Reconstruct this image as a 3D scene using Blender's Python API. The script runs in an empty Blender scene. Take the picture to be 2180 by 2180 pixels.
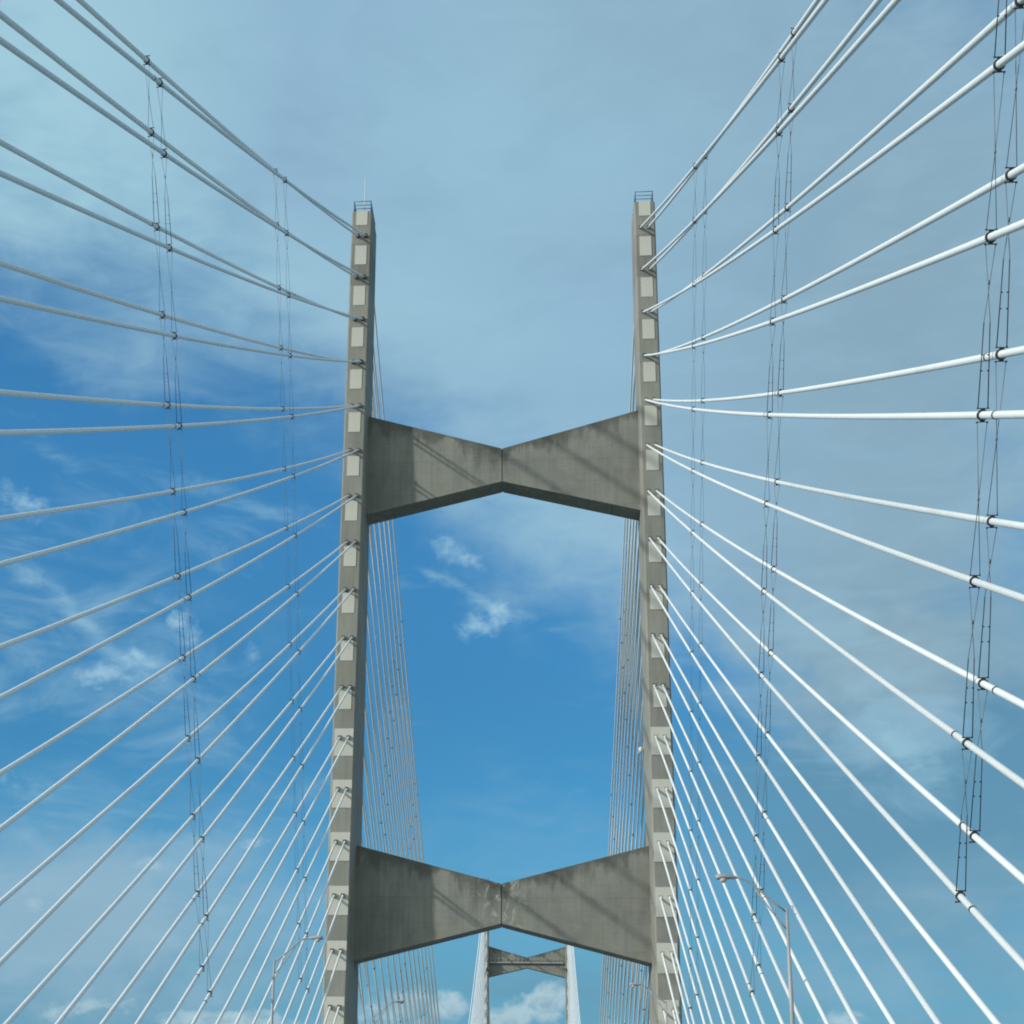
import bpy, bmesh, math, random
from mathutils import Vector, Matrix
R = math.radians
scene = bpy.context.scene
col = scene.collection
random.seed(7)

# ------------------------------------------------------------------ camera
ZC = 2.0                                   # eye height above the road
cam_d = bpy.data.cameras.new('camera')
cam = bpy.data.objects.new('camera', cam_d)
col.objects.link(cam)
scene.camera = cam
PITCH, YAW, ROLL = 0.27582, -0.08846, 0.01944
cp, sp = math.cos(PITCH), math.sin(PITCH)
cy, sy = math.cos(YAW), math.sin(YAW)
fwd = Vector((sy * cp, cy * cp, sp))
rt = Vector((cy, -sy, 0))
up = rt.cross(fwd)
cr, sr = math.cos(ROLL), math.sin(ROLL)
rt, up = cr * rt + sr * up, -sr * rt + cr * up
M = Matrix((rt, up, -fwd)).transposed().to_4x4()
M.translation = Vector((3.101, 0, ZC))
cam.matrix_world = M
cam_d.sensor_width = 36
cam_d.lens = 3191.2 / 2180 * 36
cam_d.shift_x = 223.98 / 2180              # the photograph is an off-centre crop
cam_d.shift_y = 466.17 / 2180
cam_d.clip_start = 0.1
cam_d.clip_end = 30000

# ------------------------------------------------------------------ sun, sky, exposure
SUN_DIR = Vector((1.95, 1.0, -0.87)).normalized()      # the way the light travels
SUN_EL = math.asin(-SUN_DIR.z)
SUN_AZ = math.atan2(-SUN_DIR.x, -SUN_DIR.y)            # from +Y towards +X
sun_d = bpy.data.lights.new('sun', 'SUN')
sun_d.energy = 2.9
sun_d.angle = R(1.5)
sun_d.color = (1.0, 0.955, 0.88)
sun = bpy.data.objects.new('sun', sun_d)
col.objects.link(sun)
sun.rotation_euler = SUN_DIR.to_track_quat('-Z', 'Y').to_euler()
sun.location = (-60, -60, 150)

scene.view_settings.view_transform = 'Standard'
scene.view_settings.look = 'None'
scene.view_settings.exposure = 0.0
scene.view_settings.gamma = 1.0
scene.render.engine = 'CYCLES'
scene.cycles.use_denoising = True
scene.cycles.use_adaptive_sampling = False
scene.cycles.use_light_tree = False
scene.cycles.denoising_prefilter = 'ACCURATE'
scene.cycles.denoising_input_passes = 'RGB_ALBEDO'
scene.cycles.sample_clamp_indirect = 0.22
scene.cycles.filter_width = 1.9
scene.cycles.caustics_reflective = False

# clouds as ellipses on the sky: azimuth, elevation, radii (degrees), turn, strength
VEIL = [
    (-12.11, 40.17, 35.89, 14.28, -3.13, 1.00),
    (3.30, 32.56, 16.65, 13.44, -24.40, 0.95),
    (17.11, 30.37, 16.05, 17.29, -9.82, 0.85),
    (1.58, 23.22, 6.61, 4.82, -24.72, 0.34),
    (13.56, 16.31, 8.14, 3.66, -14.38, 0.30),
    (14.22, 7.29, 8.58, 4.31, -1.47, 0.30),
    (11.46, 19.96, 9.48, 5.82, -12.44, 0.40),
    (-19.37, 25.45, 8.79, 3.28, -4.70, -0.42),
    (-9.75, 23.09, 6.46, 3.02, -15.96, -0.35),
    (17.12, 14.13, 3.52, 2.76, -65.95, -0.50),
    (7.59, 14.67, 4.78, 2.37, -2.16, -0.55),
    (10.15, 18.09, 2.59, 1.17, -13.39, -0.30),
    (15.38, 20.00, 2.86, 1.14, -5.82, -0.22),
    (12.20, 13.10, 5.67, 2.33, -13.11, -0.25),
    (6.74, 18.87, 2.46, 1.39, -2.66, -0.25),
    (-2.71, 17.44, 6.99, 4.65, 0.19, -0.30),
    (-17.28, 8.30, 10.98, 4.46, -5.27, 0.85),
    (-12.10, 11.12, 5.27, 1.80, 14.19, 0.30),
]
GREY = [
    (14.57, 12.01, 13.60, 9.90, -3.28, 1.20),
    (17.79, 17.47, 9.02, 7.52, -6.00, 0.60),
    (1.76, 5.46, 9.83, 2.72, 0.36, 0.60),
    (-16.14, 6.02, 11.69, 3.48, 2.16, 0.75),
]
WISP = [
    (-18.57, 19.08, 8.49, 5.96, -24.22, 1.00),
    (-12.34, 15.53, 8.68, 3.43, -21.59, 0.75),
    (-14.80, 24.34, 8.94, 2.58, -12.19, 0.60),
    (11.31, 17.43, 9.35, 5.08, -23.79, 0.90),
    (14.71, 13.92, 5.61, 3.80, -54.97, 0.80),
    (0.92, 22.44, 5.32, 3.02, -24.50, 0.50),
    (-12.46, 10.31, 8.50, 3.18, 2.26, 0.60),
    (-18.63, 12.74, 5.94, 2.36, -6.03, 0.50),
]
PUFF = [
    (-20.83, 23.44, 2.01, 0.98, -16.96, 0.52),
    (-15.99, 17.67, 2.68, 1.00, 9.04, 0.52),
    (-14.04, 19.44, 0.88, 1.10, 3.87, 0.55),
    (-11.28, 18.50, 0.80, 1.41, 2.91, 0.30),
    (-15.88, 18.41, 0.50, 0.36, 4.34, 0.60),
    (-17.40, 17.30, 1.02, 0.44, 4.61, 0.50),
    (-3.42, 22.76, 1.29, 0.85, -22.70, 0.55),
    (-2.32, 22.23, 0.98, 0.49, -27.90, 0.42),
    (-2.20, 20.02, 1.57, 0.89, 18.94, 0.60),
    (-1.34, 20.56, 0.64, 0.68, -0.21, 0.50),
    (-14.77, 10.30, 1.10, 0.52, 2.81, 0.40),
    (-10.89, 11.37, 1.43, 0.44, 12.04, 0.42),
    (-17.41, 5.01, 1.71, 0.50, 10.27, 0.70),
    (-11.56, 4.70, 3.35, 0.58, 1.60, 1.20),
    (-0.12, 5.21, 1.89, 0.89, 8.47, 0.85),
    (0.57, 5.84, 1.19, 0.66, 0.51, 0.85),
    (-1.52, 4.94, 1.19, 0.86, 0.78, 0.85),
    (-3.17, 5.30, 0.88, 0.82, 0.91, 0.72),
    (-5.02, 5.37, 2.60, 1.17, 1.06, 0.65),
    (11.05, 5.05, 1.29, 0.53, -0.33, 0.70),
    (-19.08, 8.89, 1.56, 0.84, -26.60, 0.35),
    (-14.48, 19.71, 0.63, 0.48, 4.05, 0.40),
    (-20.14, 13.22, 1.17, 0.59, 4.53, 0.35),
    (-15.49, 5.08, 1.35, 0.46, 2.03, 0.40),
    (-7.40, 4.93, 1.79, 0.59, 1.28, 0.45),
]
STREAK = [
    (-19.48, 20.07, 3.99, 0.80, -33.48, 0.55),
    (-14.91, 16.98, 4.70, 0.81, -30.43, 0.30),
    (-14.84, 24.83, 7.06, 0.83, -9.20, 0.30),
    (-19.55, 25.23, 1.64, 0.67, -16.65, 0.30),
    (-10.66, 24.03, 3.89, 0.64, -13.49, 0.22),
    (-1.45, 20.67, 4.68, 0.41, -21.91, 0.48),
    (-3.84, 21.76, 1.93, 0.41, -21.80, 0.22),
    (13.66, 15.05, 3.81, 0.84, -56.50, 0.55),
    (15.08, 13.90, 1.69, 0.49, -65.05, 0.30),
    (-19.93, 18.36, 3.39, 0.79, -23.99, 0.40),
]
LIGHT = [
    (-23.02, 38.16, 12.49, 7.71, 9.15, 0.95),
    (-19.43, 32.39, 10.47, 5.15, -1.28, 0.50),
    (-8.12, 31.87, 13.64, 3.03, -8.19, 0.35),
    (-0.08, 37.54, 11.75, 6.15, -2.16, 0.25),
    (-0.59, 23.85, 5.62, 2.80, -19.11, 0.35),
]
DULL = [
    (16.02, 29.46, 12.68, 15.68, -8.94, 0.95),
    (5.89, 40.44, 11.20, 3.98, -5.24, 0.50),
    (12.96, 15.96, 10.62, 8.90, -4.08, 0.85),
    (4.49, 34.31, 6.79, 3.62, -3.92, 0.20),
    (-17.28, 8.30, 10.95, 5.06, 2.73, 0.45),
    (-10.75, 25.61, 4.34, 2.79, -14.97, 0.30),
]
SKY_TINT = (0.31, 0.89, 1.16)


world = bpy.data.worlds.new('World')
scene.world = world
world.use_nodes = True
world.cycles.sampling_method = 'NONE'          # a smooth sky needs no light sampling
wt = world.node_tree
wt.nodes.clear()


class NT:
    """small helper for writing node trees"""
    def __init__(s, t): s.t = t
    def n(s, kind, **kw):
        o = s.t.nodes.new(kind)
        for k, v in kw.items(): setattr(o, k, v)
        return o
    def put(s, sock, v):
        if hasattr(v, 'is_output') or isinstance(v, bpy.types.NodeSocket): s.t.links.new(v, sock)
        else: sock.default_value = v
    def m(s, op, a, b=0.0, c=0.0, clamp=False):
        o = s.n('ShaderNodeMath', operation=op, use_clamp=clamp)
        for i, v in enumerate((a, b, c)): s.put(o.inputs[i], v)
        return o.outputs[0]
    def vm(s, op, a, b=(0, 0, 0)):
        o = s.n('ShaderNodeVectorMath', operation=op)
        s.put(o.inputs[0], a); s.put(o.inputs[1], b)
        return o.outputs[0]
    def step(s, v, lo, hi, a=0.0, b=1.0):
        o = s.n('ShaderNodeMapRange', interpolation_type='SMOOTHSTEP')
        s.put(o.inputs[0], v)
        for i, q in enumerate((lo, hi, a, b)): s.put(o.inputs[i + 1], q)
        return o.outputs[0]
    def noise(s, vec, scale, detail=5.0, rough=0.55, dist=0.0, color=False):
        o = s.n('ShaderNodeTexNoise')
        s.put(o.inputs['Vector'], vec)
        o.inputs['Scale'].default_value = scale
        o.inputs['Detail'].default_value = detail
        o.inputs['Roughness'].default_value = rough
        o.inputs['Distortion'].default_value = dist
        return o.outputs[1 if color else 0]
    def mapping(s, vec, loc=(0, 0, 0), rot=(0, 0, 0), scale=(1, 1, 1), kind='POINT'):
        o = s.n('ShaderNodeMapping', vector_type=kind)
        s.put(o.inputs['Vector'], vec)
        o.inputs['Location'].default_value = loc
        o.inputs['Rotation'].default_value = rot
        o.inputs['Scale'].default_value = scale
        return o.outputs[0]
    def mix(s, f, a, b, blend='MIX'):
        o = s.n('ShaderNodeMix', data_type='RGBA', blend_type=blend)
        s.put(o.inputs[0], f)
        for i, v in ((6, a), (7, b)):
            s.put(o.inputs[i], v if not isinstance(v, tuple) else (*v, 1) if len(v) == 3 else v)
        return o.outputs[2]
    def xyz(s, v):
        o = s.n('ShaderNodeSeparateXYZ'); s.put(o.inputs[0], v); return o.outputs
    def comb(s, x, y, z):
        o = s.n('ShaderNodeCombineXYZ')
        for i, v in enumerate((x, y, z)): s.put(o.inputs[i], v)
        return o.outputs[0]


w = NT(wt)
geo = w.n('ShaderNodeTexCoord').outputs['Generated']       # direction of the sky
dx, dy, dz = w.xyz(w.vm('NORMALIZE', geo))
DEG = 180 / math.pi
az = w.m('MULTIPLY', w.m('ARCTAN2', dx, dy), DEG)
el = w.m('MULTIPLY', w.m('ARCSINE', dz), DEG)
sph = w.comb(az, el, 0.0)                                   # azimuth and elevation in degrees
# ragged edges: the cloud field is warped by noise at two sizes
wn = w.noise(sph, 0.16, 3, 0.5, color=True)
wn2 = w.noise(sph, 0.9, 5, 0.6, color=True)
def warped(a, b):
    v = w.vm('MULTIPLY', w.vm('SUBTRACT', wn, (.5, .5, .5)), (a, a, 0))
    u = w.vm('MULTIPLY', w.vm('SUBTRACT', wn2, (.5, .5, .5)), (b, b, 0))
    return w.vm('ADD', w.vm('ADD', sph, v), u)
def field(vec, blobs):
    tot = None
    for (a, e, ra, re, ang, amp) in blobs:
        q = w.mapping(vec, (a, e, 0), (0, 0, R(ang)), (ra, re, 1), 'TEXTURE')
        g = w.n('ShaderNodeTexGradient', gradient_type='SPHERICAL')
        w.put(g.inputs[0], q)
        s = w.m('SMOOTH_MIN', g.outputs['Fac'], 0.8, 0.25)
        tot = w.m('MULTIPLY_ADD', s, amp, 0.0) if tot is None else w.m('MULTIPLY_ADD', s, amp, tot)
    return tot
v_den = field(warped(5.0, 1.2), VEIL)
p_den = field(warped(0.5, 1.1), PUFF)
s_den = field(warped(1.6, 0.7), STREAK)
g_den = field(warped(3.0, 0.8), GREY)
w_den = field(warped(2.0, 0.6), WISP)
n_big = w.noise(w.mapping(sph, (3, 1, 0), (0, 0, R(-14)), (.55, 1.2, 1)), 0.22, 6, 0.55, 0.4)
n_mid = w.noise(w.mapping(sph, (9, 4, 0), (0, 0, R(-28)), (.5, 1.4, 1)), 0.55, 7, 0.6, 0.6)
n_fine = w.noise(w.mapping(sph, (1, 7, 0), (0, 0, R(-10)), (.8, 1.15, 1)), 1.5, 7, 0.62, 0.3)
# high veil
vd = w.m('ADD', v_den, w.m('MULTIPLY', w.m('SUBTRACT', n_big, 0.5), 0.55))
vd = w.m('ADD', vd, w.m('MULTIPLY', w.m('SUBTRACT', n_mid, 0.5), 0.42))
f_veil = w.step(vd, -0.08, 0.72)
# torn streaks
sd_ = w.m('MULTIPLY', s_den, w.step(n_mid, 0.34, 0.66, 0.35, 1.25))
f_streak = w.m('MULTIPLY', w.step(sd_, 0.05, 0.62), 0.62)
# small cumulus
pd = w.m('ADD', p_den, w.m('MULTIPLY', w.m('SUBTRACT', n_fine, 0.55), 1.25))
pd = w.m('MULTIPLY', pd, w.step(p_den, 0.0, 0.25))
f_puff = w.m('MULTIPLY', w.step(pd, 0.04, 0.80), 0.9)
# thin cirrus combed by the wind, and a dull grey haze low on the right
comb_n = w.noise(w.mapping(sph, (4, 0, 0), (0, 0, R(32)), (.42, 1.0, 1)), 0.5, 7, 0.58, 0.9)
f_wisp = w.m('MULTIPLY', w.step(w.m('ADD', w.m('MULTIPLY', w_den, .5), w.m('MULTIPLY', w.m('SUBTRACT', comb_n, .60), 1.6)), 0.0, 0.60), 0.55)
f_grey = w.m('MULTIPLY', w.step(w.m('ADD', g_den, w.m('MULTIPLY', w.m('SUBTRACT', n_mid, .5), .9)), 0.0, 1.0), 0.80)

sky = w.n('ShaderNodeTexSky', sky_type='NISHITA')
sky.sun_disc = False
sky.sun_elevation = SUN_EL
sky.sun_rotation = SUN_AZ
sky.altitude = 60
sky.air_density = 1.0
sky.dust_density = 0.6
sky.ozone_density = 1.6
SKY_STRENGTH = 0.12
clear = w.mix(1.0, sky.outputs[0], SKY_TINT, 'MULTIPLY')
lift = w.step(el, 14.0, 27.0, .93, 1.22)
clear = w.mix(1.0, clear, w.comb(lift, lift, lift), 'MULTIPLY')
def cl(r, g, b):     # radiance, given as seen on screen
    return tuple(c / SKY_STRENGTH for c in (r, g, b))
clear = w.mix(w.step(el, 3.0, 15.0, .85, 0.0), clear, cl(.135, .345, .500))     # paler towards the horizon
glow = field(sph, LIGHT)
dull = field(sph, DULL)
veil_c = w.mix(w.m('MULTIPLY', dull, 1.0, clamp=True), cl(.290, .490, .640), cl(.250, .385, .465))
veil_c = w.mix(w.m('MULTIPLY', w.step(n_mid, .36, .80), .30), veil_c, cl(.34, .55, .70))
veil_c = w.mix(w.m('MULTIPLY', w.step(n_big, .52, .30), .40), veil_c, cl(.235, .405, .535))
veil_c = w.mix(w.m('MULTIPLY', glow, 1.0, clamp=True), veil_c, cl(.41, .68, .77))
puff_c = w.mix(w.m('MULTIPLY', w.step(p_den, .35, .95), w.step(n_fine, .30, .62, 1.0, .25)), cl(.46, .63, .71), cl(.27, .43, .52))
puff_c = w.mix(w.step(el, 9, 16), puff_c, cl(.36, .60, .76))
sky_c = w.mix(f_grey, clear, cl(.132, .288, .395))
sky_c = w.mix(w.m('MULTIPLY', f_veil, 0.94), sky_c, veil_c)
sky_c = w.mix(f_wisp, sky_c, cl(.30, .52, .67))
sky_c = w.mix(f_streak, sky_c, cl(.33, .58, .70))
sky_c = w.mix(f_puff, sky_c, puff_c)
# unseen bright veil added behind the viewer to lift the light on front faces
back = w.m('MULTIPLY', w.step(dy, .30, -.25), w.step(dz, -.02, .05))
toward = w.n('ShaderNodeVectorMath', operation='DOT_PRODUCT')
w.put(toward.inputs[0], w.vm('NORMALIZE', geo))
toward.inputs[1].default_value = -SUN_DIR
aur = w.m('POWER', w.m('MAXIMUM', toward.outputs['Value'], 0.0), 7.0)
back_fill_c = w.mix(aur, cl(.54, .63, .64), cl(1.8, 1.7, 1.5))
sky_c = w.mix(w.m('MULTIPLY', back, .9), sky_c, back_fill_c)
bg = w.n('ShaderNodeBackground')
w.put(bg.inputs[0], sky_c)
bg.inputs[1].default_value = SKY_STRENGTH
wo = w.n('ShaderNodeOutputWorld')
wt.links.new(bg.outputs[0], wo.inputs[0])

# ------------------------------------------------------------------ materials
def material(name):
    m = bpy.data.materials.new(name)
    m.use_nodes = True
    m.node_tree.nodes.clear()
    t = NT(m.node_tree)
    b = t.n('ShaderNodeBsdfPrincipled')
    o = t.n('ShaderNodeOutputMaterial')
    m.node_tree.links.new(b.outputs[0], o.inputs[0])
    return m, t, b

LEVEL = 4.9447
def concrete(name, base, stain=None, blotch=0.0, seg=0.10):
    m, t, b = material(name)
    P = t.n('ShaderNodeTexCoord').outputs['Object']
    x, y, z = t.xyz(P)
    big = t.noise(P, 0.16, 5, 0.6)
    mid = t.noise(t.mapping(P, scale=(.9, .9, .35)), 0.9, 6, 0.62)
    grain = t.noise(P, 9.0, 6, 0.7)
    streak = t.noise(t.mapping(P, scale=(2.6, 2.6, .09)), 1.0, 6, 0.65)
    # casting segments, each a slightly different pour
    q = t.m('DIVIDE', t.m('ADD', z, 1.3), LEVEL)
    fl = t.m('FLOOR', q)
    wn = t.n('ShaderNodeTexWhiteNoise', noise_dimensions='1D')
    t.put(wn.inputs['W'], fl)
    fr = t.m('FRACT', q)
    joint = t.m('MULTIPLY', t.step(fr, 0.0, 0.014, 1, 0), 0.25)
    v = t.m('ADD', 1.0, t.m('MULTIPLY', t.m('SUBTRACT', wn.outputs[0], .5), seg))
    v = t.m('ADD', v, t.m('MULTIPLY', t.m('SUBTRACT', big, .5), .55))
    v = t.m('ADD', v, t.m('MULTIPLY', t.m('SUBTRACT', mid, .5), .55))
    v = t.m('ADD', v, t.m('MULTIPLY', t.m('SUBTRACT', streak, .5), .50))
    v = t.m('ADD', v, t.m('MULTIPLY', t.m('SUBTRACT', grain, .5), .16))
    v = t.m('SUBTRACT', v, joint)
    if stain:       # black run-off growth hanging from the sloping top edge
        top = t.m('SUBTRACT', t.m('MULTIPLY', t.m('ABSOLUTE', x), stain), z)
        patch = t.noise(t.mapping(P, loc=(7, 0, 3), scale=(.30, .3, .12)), 1.0, 5, .6)
        drip = t.noise(t.mapping(P, loc=(2, 0, 1), scale=(1.1, 1, .10)), 1.0, 7, .72)
        run = t.m('ADD', t.m('MULTIPLY', t.step(patch, .42, .66), 2.4), t.m('MULTIPLY', t.step(drip, .45, .75), t.m('MULTIPLY', patch, 5.0)))
        run = t.m('ADD', run, .25)
        edge = t.m('ADD', t.m('DIVIDE', top, run), t.m('MULTIPLY', t.m('SUBTRACT', mid, .5), .9))
        dark = t.m('MULTIPLY', t.step(edge, 0.05, 1.0, 1, 0), .46)
        v = t.m('MULTIPLY', v, t.m('SUBTRACT', 1.0, dark))
        # board marks of the formwork
        bm = t.n('ShaderNodeTexBrick')
        t.put(bm.inputs['Vector'], t.comb(t.m('ADD', x, t.m('MULTIPLY', big, .4)), z, 0.0))
        bm.inputs['Scale'].default_value = 1.0
        bm.inputs['Mortar Size'].default_value = .028
        bm.inputs['Mortar Smooth'].default_value = .6
        bm.inputs['Brick Width'].default_value = 4.4
        bm.inputs['Row Height'].default_value = 1.22
        bm.inputs['Color1'].default_value = (1, 1, 1, 1)
        bm.inputs['Color2'].default_value = (.9, .9, .9, 1)
        bm.inputs['Mortar'].default_value = (.82, .82, .82, 1)
        v = t.m('MULTIPLY', v, t.m('ADD', t.m('MULTIPLY', t.xyz(bm.outputs[0])[0], .55), .45))
        wave = t.noise(t.mapping(P, scale=(.7, .7, 7)), 1.0, 4, .6)
        v = t.m('ADD', v, t.m('MULTIPLY', t.m('SUBTRACT', wave, .5), .36))
    c = t.mix(1.0, (*base, 1), t.comb(v, v, v), 'MULTIPLY')
    warm = t.noise(P, 0.35, 4, .55)
    c = t.mix(t.m('MULTIPLY', t.step(warm, .45, .72), .3), c, t.mix(1.0, c, (1.12, 1.02, .80), 'MULTIPLY'))
    if blotch:      # pale lime bloom either side of the middle joint
        bl = t.noise(t.mapping(P, scale=(1.3, 1, .8)), 1.1, 7, .72, .6)
        zone = t.step(t.m('ABSOLUTE', x), .3, 3.4, 1, 0)
        f = t.m('MULTIPLY', t.m('MULTIPLY', t.step(bl, .50, .66), zone), blotch)
        c = t.mix(f, c, (.46, .47, .42))
    t.put(b.inputs['Base Color'], c)
    b.inputs['Roughness'].default_value = .88
    b.inputs['Specular IOR Level'].default_value = .25
    bp = t.n('ShaderNodeBump')
    bp.inputs['Strength'].default_value = .35
    bp.inputs['Distance'].default_value = .04
    t.put(bp.inputs['Height'], t.m('ADD', grain, mid))
    t.put(b.inputs['Normal'], bp.outputs[0])
    return m

def plain(name, base, rough=.5, metal=0.0, var=.25, scale=1.5, streaks=0.0):
    m, t, b = material(name)
    P = t.n('ShaderNodeTexCoord').outputs['Object']
    n1 = t.noise(P, scale, 5, .6)
    n2 = t.noise(P, scale * 9, 4, .6)
    v = t.m('ADD', 1 - var * .5, t.m('MULTIPLY', n1, var * .75))
    v = t.m('ADD', v, t.m('MULTIPLY', n2, var * .25))
    c = t.mix(1.0, (*base, 1), t.comb(v, v, v), 'MULTIPLY')
    if streaks:
        n3 = t.noise(P, .22, 6, .65)
        c = t.mix(t.m('MULTIPLY', t.step(n3, .5, .75), streaks), c, (.50, .53, .47))
    t.put(b.inputs['Base Color'], c)
    b.inputs['Roughness'].default_value = rough
    b.inputs['Metallic'].default_value = metal
    return m

MAT = dict(
    column=concrete('column_concrete', (.250, .262, .238), seg=.20),
    beam=concrete('beam_concrete', (.236, .250, .228), stain=.287, seg=.06),
    beam_low=concrete('beam_low_concrete', (.236, .250, .228), stain=.265, blotch=.9, seg=.06),
    panel=plain('panel_mortar', (.55, .565, .51), .85, var=.22, scale=.9, streaks=.3),
    cable=plain('cable_white_paint', (.80, .85, .835), .42, var=.10, scale=.5, streaks=.30),
    steel=plain('clamp_dark_steel', (.050, .052, .056), .55, .3, .4),
    collar=plain('dark_steel_recess_shade', (.10, .10, .095), .6, .2, .4),
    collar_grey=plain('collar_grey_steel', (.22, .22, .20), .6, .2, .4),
    wire=plain('tie_wire', (.16, .19, .21), .5, .4, .2),
    galv=plain('galvanised_steel', (.38, .39, .38), .5, .4, .25),
    rail=plain('rail_paint', (.10, .15, .21), .5, .0, .2),
    rod=plain('rod_white', (.72, .74, .75), .4, .0, .1),
    lamp=plain('lamp_grey_paint', (.37, .385, .39), .45, .0, .15),
    lens=plain('lamp_lens', (.55, .55, .52), .2, .0, .1),
    asphalt=plain('road_concrete', (.27, .285, .275), .9, .0, .4, .6),
    water=plain('river_water', (.10, .125, .11), .75, .0, .2, .02),
    mark=plain('road_paint', (.75, .75, .72), .7, .0, .2),
)

# ------------------------------------------------------------------ mesh helpers
class MB:
    def __init__(s): s.v = []; s.f = []; s.sm = []
    def add(s, vs, fs, smooth=False):
        o = len(s.v)
        s.v += [tuple(v) for v in vs]
        s.f += [tuple(i + o for i in f) for f in fs]
        s.sm += [smooth] * len(fs)
        return s
    def box(s, c, d, basis=None):
        c = Vector(c); X, Y, Z = basis or (Vector((1, 0, 0)), Vector((0, 1, 0)), Vector((0, 0, 1)))
        vs = [c + X * (a * d[0] / 2) + Y * (b * d[1] / 2) + Z * (e * d[2] / 2)
              for e in (-1, 1) for b in (-1, 1) for a in (-1, 1)]
        return s.add(vs, [(0, 2, 3, 1), (4, 5, 7, 6), (0, 1, 5, 4), (2, 6, 7, 3), (0, 4, 6, 2), (1, 3, 7, 5)])
    def tube(s, pts, r, n=8, caps=True, scale=None):
        """r: one radius or one per point"""
        pts = [Vector(p) for p in pts]
        rs = r if isinstance(r, (list, tuple)) else [r] * len(pts)
        vs = []
        side = None
        for i, p in enumerate(pts):
            t = (pts[min(i + 1, len(pts) - 1)] - pts[max(i - 1, 0)]).normalized()
            if side is None:
                side = t.cross(Vector((0, 0, 1)))
                if side.length < .05: side = t.cross(Vector((0, 1, 0)))
            side = (side - t * side.dot(t)).normalized()
            o = side.cross(t)
            for k in range(n):
                a = 2 * math.pi * k / n
                vs.append(p + (side * math.cos(a) + o * math.sin(a)) * rs[i])
        fs = []
        for i in range(len(pts) - 1):
            for k in range(n):
                fs.append((i * n + k, i * n + (k + 1) % n, (i + 1) * n + (k + 1) % n, (i + 1) * n + k))
        s.add(vs, fs, True)
        if caps:
            o = len(s.v) - len(vs)
            s.f += [tuple(o + k for k in reversed(range(n))), tuple(o + (len(pts) - 1) * n + k for k in range(n))]
            s.sm += [False, False]
        return s
    def prism(s, poly, y0, y1):
        """polygon in x,z pushed along y"""
        n = len(poly)
        vs = [(x, y0, z) for x, z in poly] + [(x, y1, z) for x, z in poly]
        fs = [tuple(range(n)), tuple(reversed(range(n, 2 * n)))]
        fs += [(i, n + i, n + (i + 1) % n, (i + 1) % n) for i in range(n)]
        return s.add(vs, fs)
    def build(s, name, mat, parent=None, origin=(0, 0, 0)):
        me = bpy.data.meshes.new(name)
        o = Vector(origin)
        me.from_pydata([Vector(v) - o for v in s.v], [], s.f)
        me.polygons.foreach_set('use_smooth', s.sm)
        bm = bmesh.new(); bm.from_mesh(me)
        bmesh.ops.recalc_face_normals(bm, faces=bm.faces)
        bm.to_mesh(me); bm.free()
        me.materials.append(MAT[mat])
        ob = bpy.data.objects.new(name, me)
        col.objects.link(ob)
        ob.location = o
        if parent:
            ob.parent = parent
            ob.location = o - abs_loc(parent)
        return ob

def abs_loc(o):
    v = Vector(o.location)
    while o.parent: o = o.parent; v += o.location
    return v
def empty(name, loc):
    o = bpy.data.objects.new(name, None)
    o.empty_display_size = .5
    col.objects.link(o); o.location = loc
    return o
def tag(o, label, cat, group=None):
    o['label'] = label; o['category'] = cat
    if group: o['group'] = group
    return o
def struct(o): o['kind'] = 'structure'; return o

ORD = ['', 'topmost', 'second highest', 'third highest', 'fourth highest', 'fifth highest', 'sixth highest', 'seventh highest',
       'eighth highest', 'ninth highest', 'tenth highest', 'eleventh highest', 'twelfth highest', 'thirteenth highest',
       'fourteenth highest', 'fifteenth highest', 'sixteenth highest', 'seventeenth highest']

# ------------------------------------------------------------------ bridge layout (metres)
D = 133.656                    # front face of the near tower at the upper beam
D2 = D + 396.24                # the far tower
W, A = 14.489, 0.3974          # middle of a cable pair, half the gap in the pair
TOP = 91.510 + ZC              # topmost cables on the tower
GRADE = .034
def deck_z(y):
    if y < 120: return GRADE * y
    if y < 544: return GRADE * 120 + 3.6 * (1 - ((y - 332) / 212) ** 2)
    return GRADE * (664 - y)
def level(k): return TOP - (k - 1) * LEVEL
def depth(z): return 4.3 + .056 * (96.55 - z)
def front(z, d=D): return d - .03 * (66 - z)
def rear(z, d=D): return front(z, d) + depth(z)

# setting
mb = MB()
ys = [-160 + i * 20 for i in range(54)]
vs, fs = [], []
for y in ys:
    z = deck_z(y)
    vs += [(-16.6, y, z), (16.6, y, z), (16.6, y, z - 1.8), (-16.6, y, z - 1.8)]
for i in range(len(ys) - 1):
    for k in range(4): fs.append((4 * i + k, 4 * i + (k + 1) % 4, 4 * i + 4 + (k + 1) % 4, 4 * i + 4 + k))
mb.add(vs, fs)
struct(mb.build('road', 'asphalt'))
mb = MB()
for x in (-12.4, -.12, .12, 12.4):
    for i in range(len(ys) - 1):
        a, b = ys[i], ys[i + 1]
        mb.add([(x - .07, a, deck_z(a) + .004), (x + .07, a, deck_z(a) + .004), (x + .07, b, deck_z(b) + .004), (x - .07, b, deck_z(b) + .004)], [(0, 1, 2, 3)])
struct(mb.build('road_markings', 'mark'))
mb = MB()
mb.add([(-9000, -9000, -52), (9000, -9000, -52), (9000, 9000, -52), (-9000, 9000, -52)], [(0, 1, 2, 3)])
struct(mb.build('river', 'water'))

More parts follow.
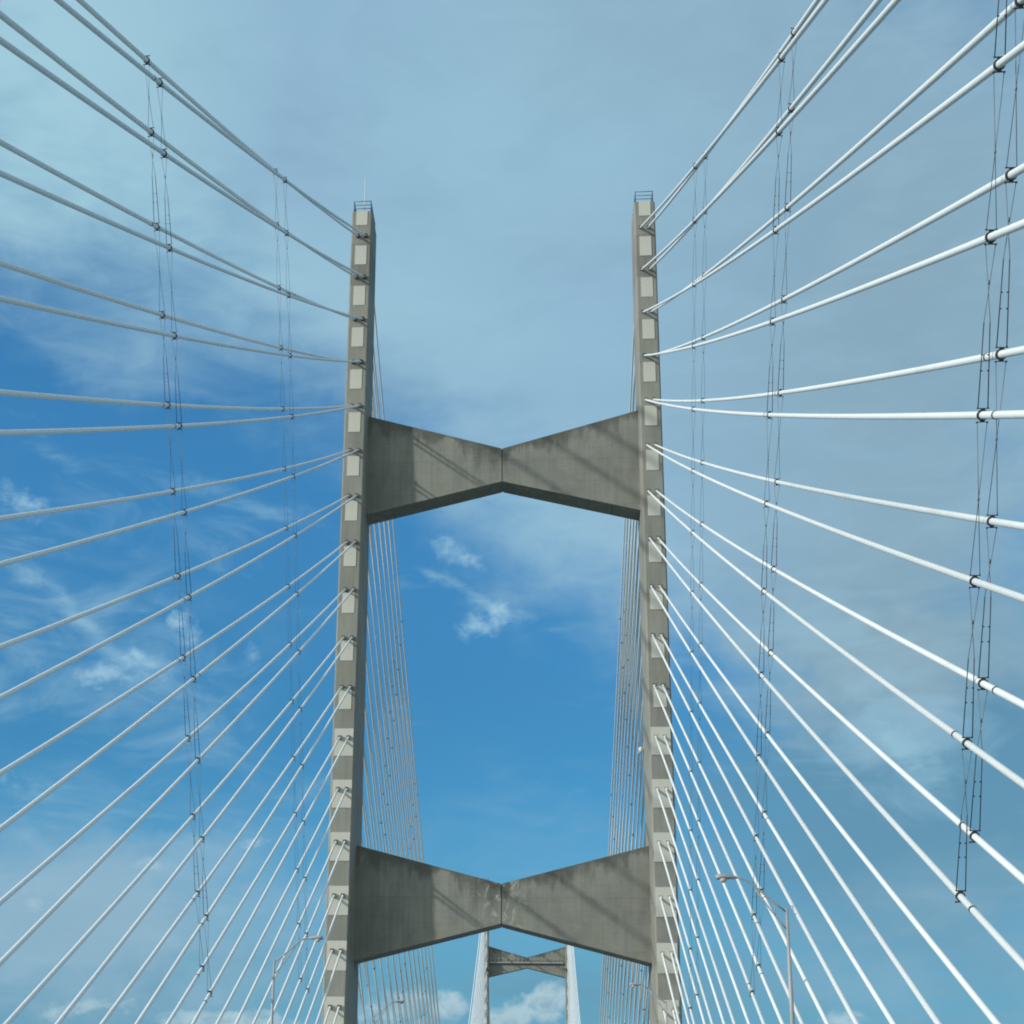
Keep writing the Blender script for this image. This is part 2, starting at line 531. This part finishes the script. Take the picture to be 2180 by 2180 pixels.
# ------------------------------------------------------------------ towers
XI, XO = 13.50, 15.61
def tower(d, label, rod, far):
    root = empty('bridge_tower', (0, d, 0))
    tag(root, label, 'bridge tower', 'bridge towers')
    for s in (-1, 1):
        base = (s * (XI + XO) / 2, d, 0)
        mb = MB()
        zs = [-52, 0, 30, 66, 96.55]
        ch = .13
        vs, fs = [], []
        for z in zs:
            y0, y1 = front(z, d), rear(z, d)
            ring = [(XI + ch, y0), (XO - ch, y0), (XO, y0 + ch), (XO, y1 - ch), (XO - ch, y1), (XI + ch, y1), (XI, y1 - ch), (XI, y0 + ch)]
            vs += [(s * x, y, z) for x, y in ring]
        for i in range(len(zs) - 1):
            for k in range(8): fs.append((8 * i + k, 8 * i + (k + 1) % 8, 8 * i + 8 + (k + 1) % 8, 8 * i + 8 + k))
        fs += [tuple(range(8)), tuple(8 * (len(zs) - 1) + k for k in range(8))]
        mb.add(vs, fs)
        c = mb.build('column', 'column', root, base)
        # pale mortar patches on the front face
        xm = s * (XI + XO) / 2
        pads = []
        for n in range(1, 13):
            a = level(1) + 3.04 if n == 1 else level(n - 1) - 1.12 + .1 * (n - 2)
            b = level(1) + 1.35 if n == 1 else level(n - 1) - 3.40 + .125 * (n - 2)
            pads.append((a, b, .595))
        for n in range(12, 18): pads.append((level(n) + .9, level(n) - 1.75, .89))
        for (a, b, hw) in pads:
            mb = MB()
            jx = random.uniform(-.03, .03) - (s * .05 if hw > .8 else 0)
            pr = .035 + random.uniform(0, .012)
            vs = [(xm + jx + sx * hw, front(z, d) + o, z) for o in (-pr, .1) for z in (b, a) for sx in (-1, 1)]
            mb.add(vs, [(0, 1, 3, 2), (4, 6, 7, 5), (0, 4, 5, 1), (2, 3, 7, 6), (0, 2, 6, 4), (1, 5, 7, 3)])
            mb.build('anchor_panel', 'panel', c, (xm, front(a, d), (a + b) / 2))
        # railing round the tower head
        z0 = 96.55
        mb = MB()
        x0, x1 = XI + .18, XO - .18
        y0, y1 = front(z0, d) + .2, rear(z0, d) - .2
        cs = [(x0, y0), (x1, y0), (x1, y1), (x0, y1)]
        for i in range(4):
            (ax, ay), (bx, by) = cs[i], cs[(i + 1) % 4]
            for h in (.48, .90, 1.34):
                mb.tube([(s * ax, ay, z0 + h), (s * bx, by, z0 + h)], .035, 6)
            mb.tube([(s * ax, ay, z0 - .05), (s * ax, ay, z0 + 1.40)], .045, 6)
        for q in (.33, .66):
            for x in (x0, x1):
                mb.tube([(s * x, y0 + (y1 - y0) * q, z0 - .05), (s * x, y0 + (y1 - y0) * q, z0 + 1.36)], .04, 6)
        mb.build('guard_rail', 'rail', c, (s * (XI + XO) / 2, d + 2, z0))
        if rod and s == -1:
            mb = MB().tube([(-14.42, d + 1.6, z0 - .05), (-14.42, d + 1.6, z0 + 1.8), (-14.46, d + 1.6, z0 + 4.6)], [.05, .04, .022], 6)
            mb.build('lightning_rod', 'rod', c, (-14.42, d + 1.6, z0))
        if rod and s == 1:
            mb = MB()
            yl, zl = 140.0, 39.8
            mb.tube([(XI + .05, yl, zl - .2), (XI - .30, yl, zl - .2), (XI - .52, yl, zl - .32)], .05, 6)
            mb.tube([(XI - .28, yl, zl - .25), (XI - .28, yl, zl + .05), (XI - .28, yl, zl + .22), (XI - .28, yl, zl + .3)], [.20, .22, .17, .05], 10)
            mb.build('warning_light', 'rod', c, (XI, yl, zl))
        if far:
            zp = 65.6
            mb = MB().box((s * 14.3, front(zp, d) - .55, zp), (3.6, 1.1, .35))
            for q in (-1.7, -.6, .6, 1.7): mb.tube([(s * 14.3 + q, front(zp, d) - 1.05, zp + .1), (s * 14.3 + q, front(zp, d) - 1.05, zp + 1.3)], .05, 5)
            mb.tube([(s * 14.3 - 1.7, front(zp, d) - 1.05, zp + 1.3), (s * 14.3 + 1.7, front(zp, d) - 1.05, zp + 1.3)], .05, 5)
            mb.build('work_platform', 'collar', c, (s * 14.3, front(zp, d), zp))
    for (ze, zw, zb, zu, mt) in ((73.83, 69.95, 63.05, 66.40, 'beam'), (29.71, 26.12, 18.97, 22.48, 'beam_low')):
        y0, y1 = d + 2.65, d + 5.25
        mb = MB()
        for s in (-1, 1):
            poly = [(s * .06, zw + .016), (s * 13.52, ze), (s * 13.52, zb), (s * .06, zu - .016)]
            mb.prism(poly, y0, y1)
        mb.prism([(-.065, zw - .02), (.065, zw - .02), (.065, zu + .02), (-.065, zu + .02)], y0 + .09, y1 - .09)
        cb = mb.build('crossbeam', mt, root, (0, d, zw))
        if far and mt == 'beam':
            mb = MB().box((-.2, y0 - .45, 68.05), (26.0, .9, .42))
            mb.build('walkway', 'galv', cb, (0, y0, 68))
            mb = MB()
            for i in range(19): mb.box((-12.6 + i * 1.38, y0 - .82, 68.95), (.13, .10, 1.5 + .25 * (i % 3)))
            mb.box((-.2, y0 - .82, 69.55), (26, .06, .07))
            mb.build('handrail', 'galv', cb, (0, y0, 68.5))
    return root

tower(D, 'large grey concrete H shaped bridge tower in the foreground with two pinched crossbeams', True, False)
tower(D2, 'small distant concrete bridge tower seen under the lower crossbeam of the near one', False, True)

# ------------------------------------------------------------------ stay cables
DL = [0, -5.576, .146, -.26, .359, -.072, -.049, -.169, -.018, -.067, .02, .013, .119, -.102, 0, 0, 0, 0]
def radius(k): return .112 if k < 3 else .102 if k < 6 else .094
class Stay:
    """one stay cable: hangs from p0 on the tower to p1 at the deck, with a little sag"""
    def __init__(s, p0, p1, sag):
        s.p0, s.p1, s.sag = Vector(p0), Vector(p1), sag
    def at(s, t):
        p = s.p0.lerp(s.p1, t)
        p.z -= 4 * s.sag * t * (1 - t)
        return p
    def t_where(s, g, lo=.002, hi=.998):
        """parameter where g(point) changes sign"""
        a, b = g(s.at(lo)), g(s.at(hi))
        if a * b > 0: return None
        for _ in range(40):
            m = (lo + hi) / 2
            if g(s.at(m)) * a > 0: lo = m
            else: hi = m
        return (lo + hi) / 2
    def tangent(s, t):
        return (s.at(min(t + .002, 1)) - s.at(max(t - .002, 0))).normalized()

def clamp_mesh():
    mb = MB()
    n = 16
    # ring round the cable (along local y), two lugs with thin plates above and below
    r0, r1, hy = .098, .138, .045
    vs, fs = [], []
    for yy in (-hy, hy):
        for r in (r0, r1):
            for k in range(n):
                a = 2 * math.pi * k / n
                vs.append((r * math.cos(a), yy, r * math.sin(a)))
    for k in range(n):
        k2 = (k + 1) % n
        fs += [(k, k2, n + k2, n + k), (2 * n + k, 3 * n + k, 3 * n + k2, 2 * n + k2),
               (n + k, n + k2, 3 * n + k2, 3 * n + k), (k, 2 * n + k, 2 * n + k2, k2)]
    mb.add(vs, fs)
    for sz in (-1, 1):
        mb.box((0, 0, sz * .165), (.29, .07, .02))
        mb.box((0, 0, sz * .142), (.10, .06, .035))
        for sx in (-1, 1): mb.box((sx * .125, 0, sz * .172), (.03, .06, .04))
    return mb
CLAMP = None
def put_clamp(parent, p, tan, scale=1.0):
    """a dark clamp on a cable, standing upright"""
    global CLAMP
    if CLAMP is None:
        o = clamp_mesh().build('clamp', 'steel')
        CLAMP = o.data
    else:
        o = bpy.data.objects.new('clamp', CLAMP); col.objects.link(o)
    o.parent = parent
    o.location = p - abs_loc(parent)
    Y = tan.copy()
    X = Y.cross(Vector((0, 0, 1))).normalized()
    Z = X.cross(Y).normalized()
    o.rotation_euler = Matrix((X, Y, Z)).transposed().to_euler()
    o.scale = (scale, scale, scale)
    return o

def make_stay(st, t_end, label, group, seg, sides, collar, r):
    pts = [st.at(t_end * i / seg) for i in range(seg + 1)]
    o = MB().tube(pts, r, sides).build('stay_cable', 'cable', None, st.p0)
    tag(o, label, 'stay cable', group)
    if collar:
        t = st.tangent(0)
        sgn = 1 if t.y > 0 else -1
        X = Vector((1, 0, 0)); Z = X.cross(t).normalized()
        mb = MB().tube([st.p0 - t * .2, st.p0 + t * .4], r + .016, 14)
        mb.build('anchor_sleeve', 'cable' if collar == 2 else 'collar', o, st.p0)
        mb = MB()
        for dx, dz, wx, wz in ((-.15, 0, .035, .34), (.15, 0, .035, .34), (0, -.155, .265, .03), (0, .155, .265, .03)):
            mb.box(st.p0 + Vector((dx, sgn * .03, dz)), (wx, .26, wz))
        mb.build('anchor_collar', 'collar' if collar == 1 else 'collar_grey', o, st.p0)  # darker colour on the top collars stands in for shade in the anchor recess
    return o

SIDES = ((-1, 'left'), (1, 'right'))
KIND = (('outer', 1), ('inner', -1))
stays = {}
# --- side span, running from the near tower towards the viewer
for s, sn in SIDES:
    for kn, ks in KIND:
        for k in range(1, 18):
            L = (-13.861 if ks > 0 else -18.813) + (21 - k) * 9.8418 + DL[k]
            x0 = s * (W + ks * A)
            x1 = s * (W + .461 + ks * .0285)
            y0 = front(level(k)) + (.11 if s > 0 else -.11)
            st = Stay((x0, y0, level(k)), (x1, y0 - L, 0.0), 6.2e-5 * L * L)
            te = st.t_where(lambda p: p.z - deck_z(p.y) + .3) or 1.0
            o = make_stay(st, te, '%s %s stay cable on the %s, running from the near tower towards the viewer' % (ORD[k], kn, sn),
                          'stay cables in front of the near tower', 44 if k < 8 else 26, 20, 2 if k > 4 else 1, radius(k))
            stays[('near', s, ks, k)] = (st, o)
# --- main span, behind the near tower
MO, MI, MB_STEP, MAIN_Z, MAIN_SAG = 198.0, 184.0, 10.75, 2.0, 6.2e-5
def main_stay(k, s, ks, y0, sgn):
    L = (MO if ks > 0 else MI) - (k - 1) * MB_STEP
    return Stay((s * (W + ks * A), y0, level(k)), (s * (W + .3 + ks * .1), y0 + sgn * L, MAIN_Z + .012 * L), MAIN_SAG * L * L)
for s, sn in SIDES:
    for kn, ks in KIND:
        for k in range(1, 17):
            st = main_stay(k, s, ks, rear(level(k)), 1)
            o = make_stay(st, 1.0, '%s %s stay cable descending away behind the %s column of the near tower' % (ORD[k], kn, sn),
                          'stay cables behind the near tower', 30, 12, 0, .080)
            stays[('main', s, ks, k)] = (st, o)
# --- the fans of the far tower
for s, sn in SIDES:
    for kn, ks in KIND:
        for k in range(1, 15):
            st = main_stay(k, s, ks, front(level(k), D2), -1)
            make_stay(st, 1.0, '%s %s stay cable of the fan in front of the far tower\'s %s column' % (ORD[k], kn, sn),
                      'stay cables in front of the far tower', 16, 8, 0, .14)
        for k in range(5, 14):
            L = (-13.861 if ks > 0 else -18.813) + (21 - k) * 9.8418 + DL[k]
            y0 = rear(level(k), D2)
            st = Stay((s * (W + ks * A), y0, level(k)), (s * (W + .46 + ks * .03), y0 + L, 0.0), 6.2e-5 * L * L)
            make_stay(st, 1.0, '%s %s stay cable on the far side of the far tower\'s %s column' % (ORD[k], kn, sn),
                      'stay cables behind the far tower', 12, 8, 0, .11)

# --- clamps and the thin wires that tie the stays together
# each string lies on a sloping line: y - D = a z + b   (z above the camera)
STRINGS = [(-1, 1, 'second', -.570, -47.65, 1, 12), (-1, -1, 'second', -.570, -47.22, 1, 12),
           (-1, 1, 'nearest the tower', -.470, -12.75, 1, 15), (-1, -1, 'nearest the tower', -.470, -12.41, 1, 15),
           (1, 1, 'second', -.615, -45.83, 1, 12), (1, -1, 'second', -.610, -45.67, 1, 12),
           (1, 1, 'nearest the tower', -.440, -15.52, 1, 15), (1, -1, 'nearest the tower', -.430, -15.41, 1, 15),
           (1, 1, 'nearest the viewer', -.520, -88.22, 2, 8), (1, -1, 'nearest the viewer', -.520, -87.78, 2, 8)]
for (s, ks, where, a, b, k0, k1) in STRINGS:
    posts = []
    for k in range(k0, k1 + 1):
        st, o = stays[('near', s, ks, k)]
        t = st.t_where(lambda p: (p.y - D) - (a * (p.z - ZC) + b))
        if t is None: continue
        p, tan = st.at(t), st.tangent(t)
        put_clamp(o, p, tan, radius(k) / .098)
        X = tan.cross(Vector((0, 0, 1))).normalized()
        Z = X.cross(tan).normalized()
        posts.append((k, p, X, Z))
        if where != 'nearest the tower' and (k in (5, 7, 8, 11, 12) or random.random() < .15):
            off = 1.15 * (1 if random.random() < .6 else -1)
            q = p + tan * off
            mb = MB().tube([q - tan * .05, q + tan * .05], radius(k) + .012, 16)
            mb.build('coupling_band', 'collar', o, q)
    root = empty('cable_tie', posts[0][1])
    sn = 'left' if s < 0 else 'right'
    kn = 'outer' if ks > 0 else 'inner'
    tag(root, 'thin dark wire tie linking the %s %s stays, %s' % (kn, sn, {'second': 'the middle of three sets' if s > 0 else 'the set farther from the tower'}.get(where, 'the set ' + where)), 'cable tie', 'wire ties between the stays')
    for (ka, pa, Xa, Za), (kb, pb, Xb, Zb) in zip(posts, posts[1:]):
        rw = .010
        mb = MB()
        upv = (pa - pb).normalized()
        tb = kb % 2 == 1 or kb == 8
        for q in (-1, 1):
            lo = pb + Xb * (.125 * q) + Zb * .17
            hi = pa - Xa * (.125 * q) - Za * .17
            if tb:
                mid = lo + upv * 2.2 + Xb * (-.05 * q)
                mb.tube([lo, mid, hi], rw, 5)
            else:
                mb.tube([lo, hi], rw, 5)
        # the two wires are clipped together where they cross
        c = (pa + pb) / 2 + upv * (1.1 if tb else 0)
        mb.tube([c - upv * .06, c - upv * .03, c + upv * .03, c + upv * .06], [.012, .028, .028, .012], 6)
        mb.build('tie_wire', 'wire', root, pb)
        if tb and where != 'nearest the tower':
            mb = MB()
            for q in (-1, 1):
                lo = pb + Xb * (.125 * q) + Zb * .17
                u = (upv * 2.2 + Xb * (-.05 * q)).normalized()
                mb.tube([lo, lo + u * 2.15], .0145, 6)
                for h in (.95, 1.35):
                    mb.box(lo + u * h - Xb * (.022 * q), (.045, .03, .035), (Xb, Xb.cross(u).normalized(), u))
            mb.build('turnbuckle', 'steel', root, pb)
for s in (-1, 1):
    for ks in (1, -1):
        for (a, b, k0, k1) in ((.47, 13.5, 1, 15), (.57, 47.5, 1, 14), (.52, 88.0, 1, 9)):
            for k in range(k0, k1 + 1):
                st, o = stays[('main', s, ks, k)]
                yr = rear(64)
                t = st.t_where(lambda p: (p.y - yr) - (a * (p.z - ZC) + b))
                if t: put_clamp(o, st.at(t), st.tangent(t), .8)

# ------------------------------------------------------------------ street lamps
def street_lamp(x, y, label):
    """davit lamp: the arm reaches from the deck edge over the road"""
    s = 1 if x > 0 else -1
    z0 = deck_z(y)
    top = 10.57
    root = empty('street_lamp', (x, y, z0))
    tag(root, label, 'street lamp', 'street lamps along the deck edges')
    P = lambda u, h: Vector((x - s * u, y, z0 + h))
    mb = MB().tube([P(0, 0), P(0, .25), P(0, .3), P(0, top * .5), P(0, top)], [.19, .19, .135, .105, .062], 12)
    mb.build('pole', 'lamp', root, P(0, 0))
    arm = [P(0, top - .18), P(.45, top + .19), P(1.0, top + .66), P(1.35, top + .98), P(1.65, top + 1.22), P(1.95, top + 1.34), P(2.3, top + 1.38)]
    br = [P(0, top - .98), P(.35, top - .55), P(.75, top - .02), P(1.05, top + .45), P(1.32, top + .84)]
    mb = MB().tube(arm, [.045, .045, .045, .045, .042, .04, .038], 8)
    mb.tube(br, .036, 8)
    mb.tube([P(.52, top + .23), P(.50, top - .34)], .022, 6)
    mb.build('arm', 'lamp', root, P(0, top))
    # cobra head: a flattened teardrop, deeper towards the tip
    prof = [(0, .05, .05, 0), (.10, .09, .085, 0), (.26, .15, .11, .01), (.50, .21, .15, .02), (.74, .21, .155, .02), (.88, .18, .135, .01), (.95, .08, .08, 0)]
    mb = MB()
    vs, fs, n = [], [], 12
    for (u, wy, hz, dz) in prof:
        for k in range(n):
            a = 2 * math.pi * k / n
            c = P(2.12 + u, top + 1.37 + dz)
            vs.append(c + Vector((0, wy * math.cos(a), hz * math.sin(a) * (1 if math.sin(a) > 0 else .8))))
    for i in range(len(prof) - 1):
        for k in range(n): fs.append((i * n + k, i * n + (k + 1) % n, (i + 1) * n + (k + 1) % n, (i + 1) * n + k))
    fs += [tuple(range(n)), tuple((len(prof) - 1) * n + k for k in range(n))]
    mb.add(vs, fs, True)
    h = mb.build('lamp_head', 'lamp', root, P(2.4, top + 1.37))
    mb = MB().tube([P(2.74, top + 1.32), P(2.74, top + 1.22), P(2.74, top + 1.16), P(2.74, top + 1.13)], [.17, .16, .11, .04], 12)
    mb.build('lens', 'lens', h, P(2.74, top + 1.2))
    return root
street_lamp(14.2, 67.28, 'street lamp closest to the viewer, standing in front of the right hand stay cables')
street_lamp(-13.4, 94.29, 'street lamp on the left, standing among the stay cables before the left column')
street_lamp(14.1, 130.0, 'street lamp at the right column, its head showing below the lower crossbeam')
street_lamp(-13.4, 154.6, 'pale street lamp behind the left column, seen through the stay cables beyond')
street_lamp(14.1, 196.0, 'tiny distant street lamp low beyond the right column near the frame bottom')
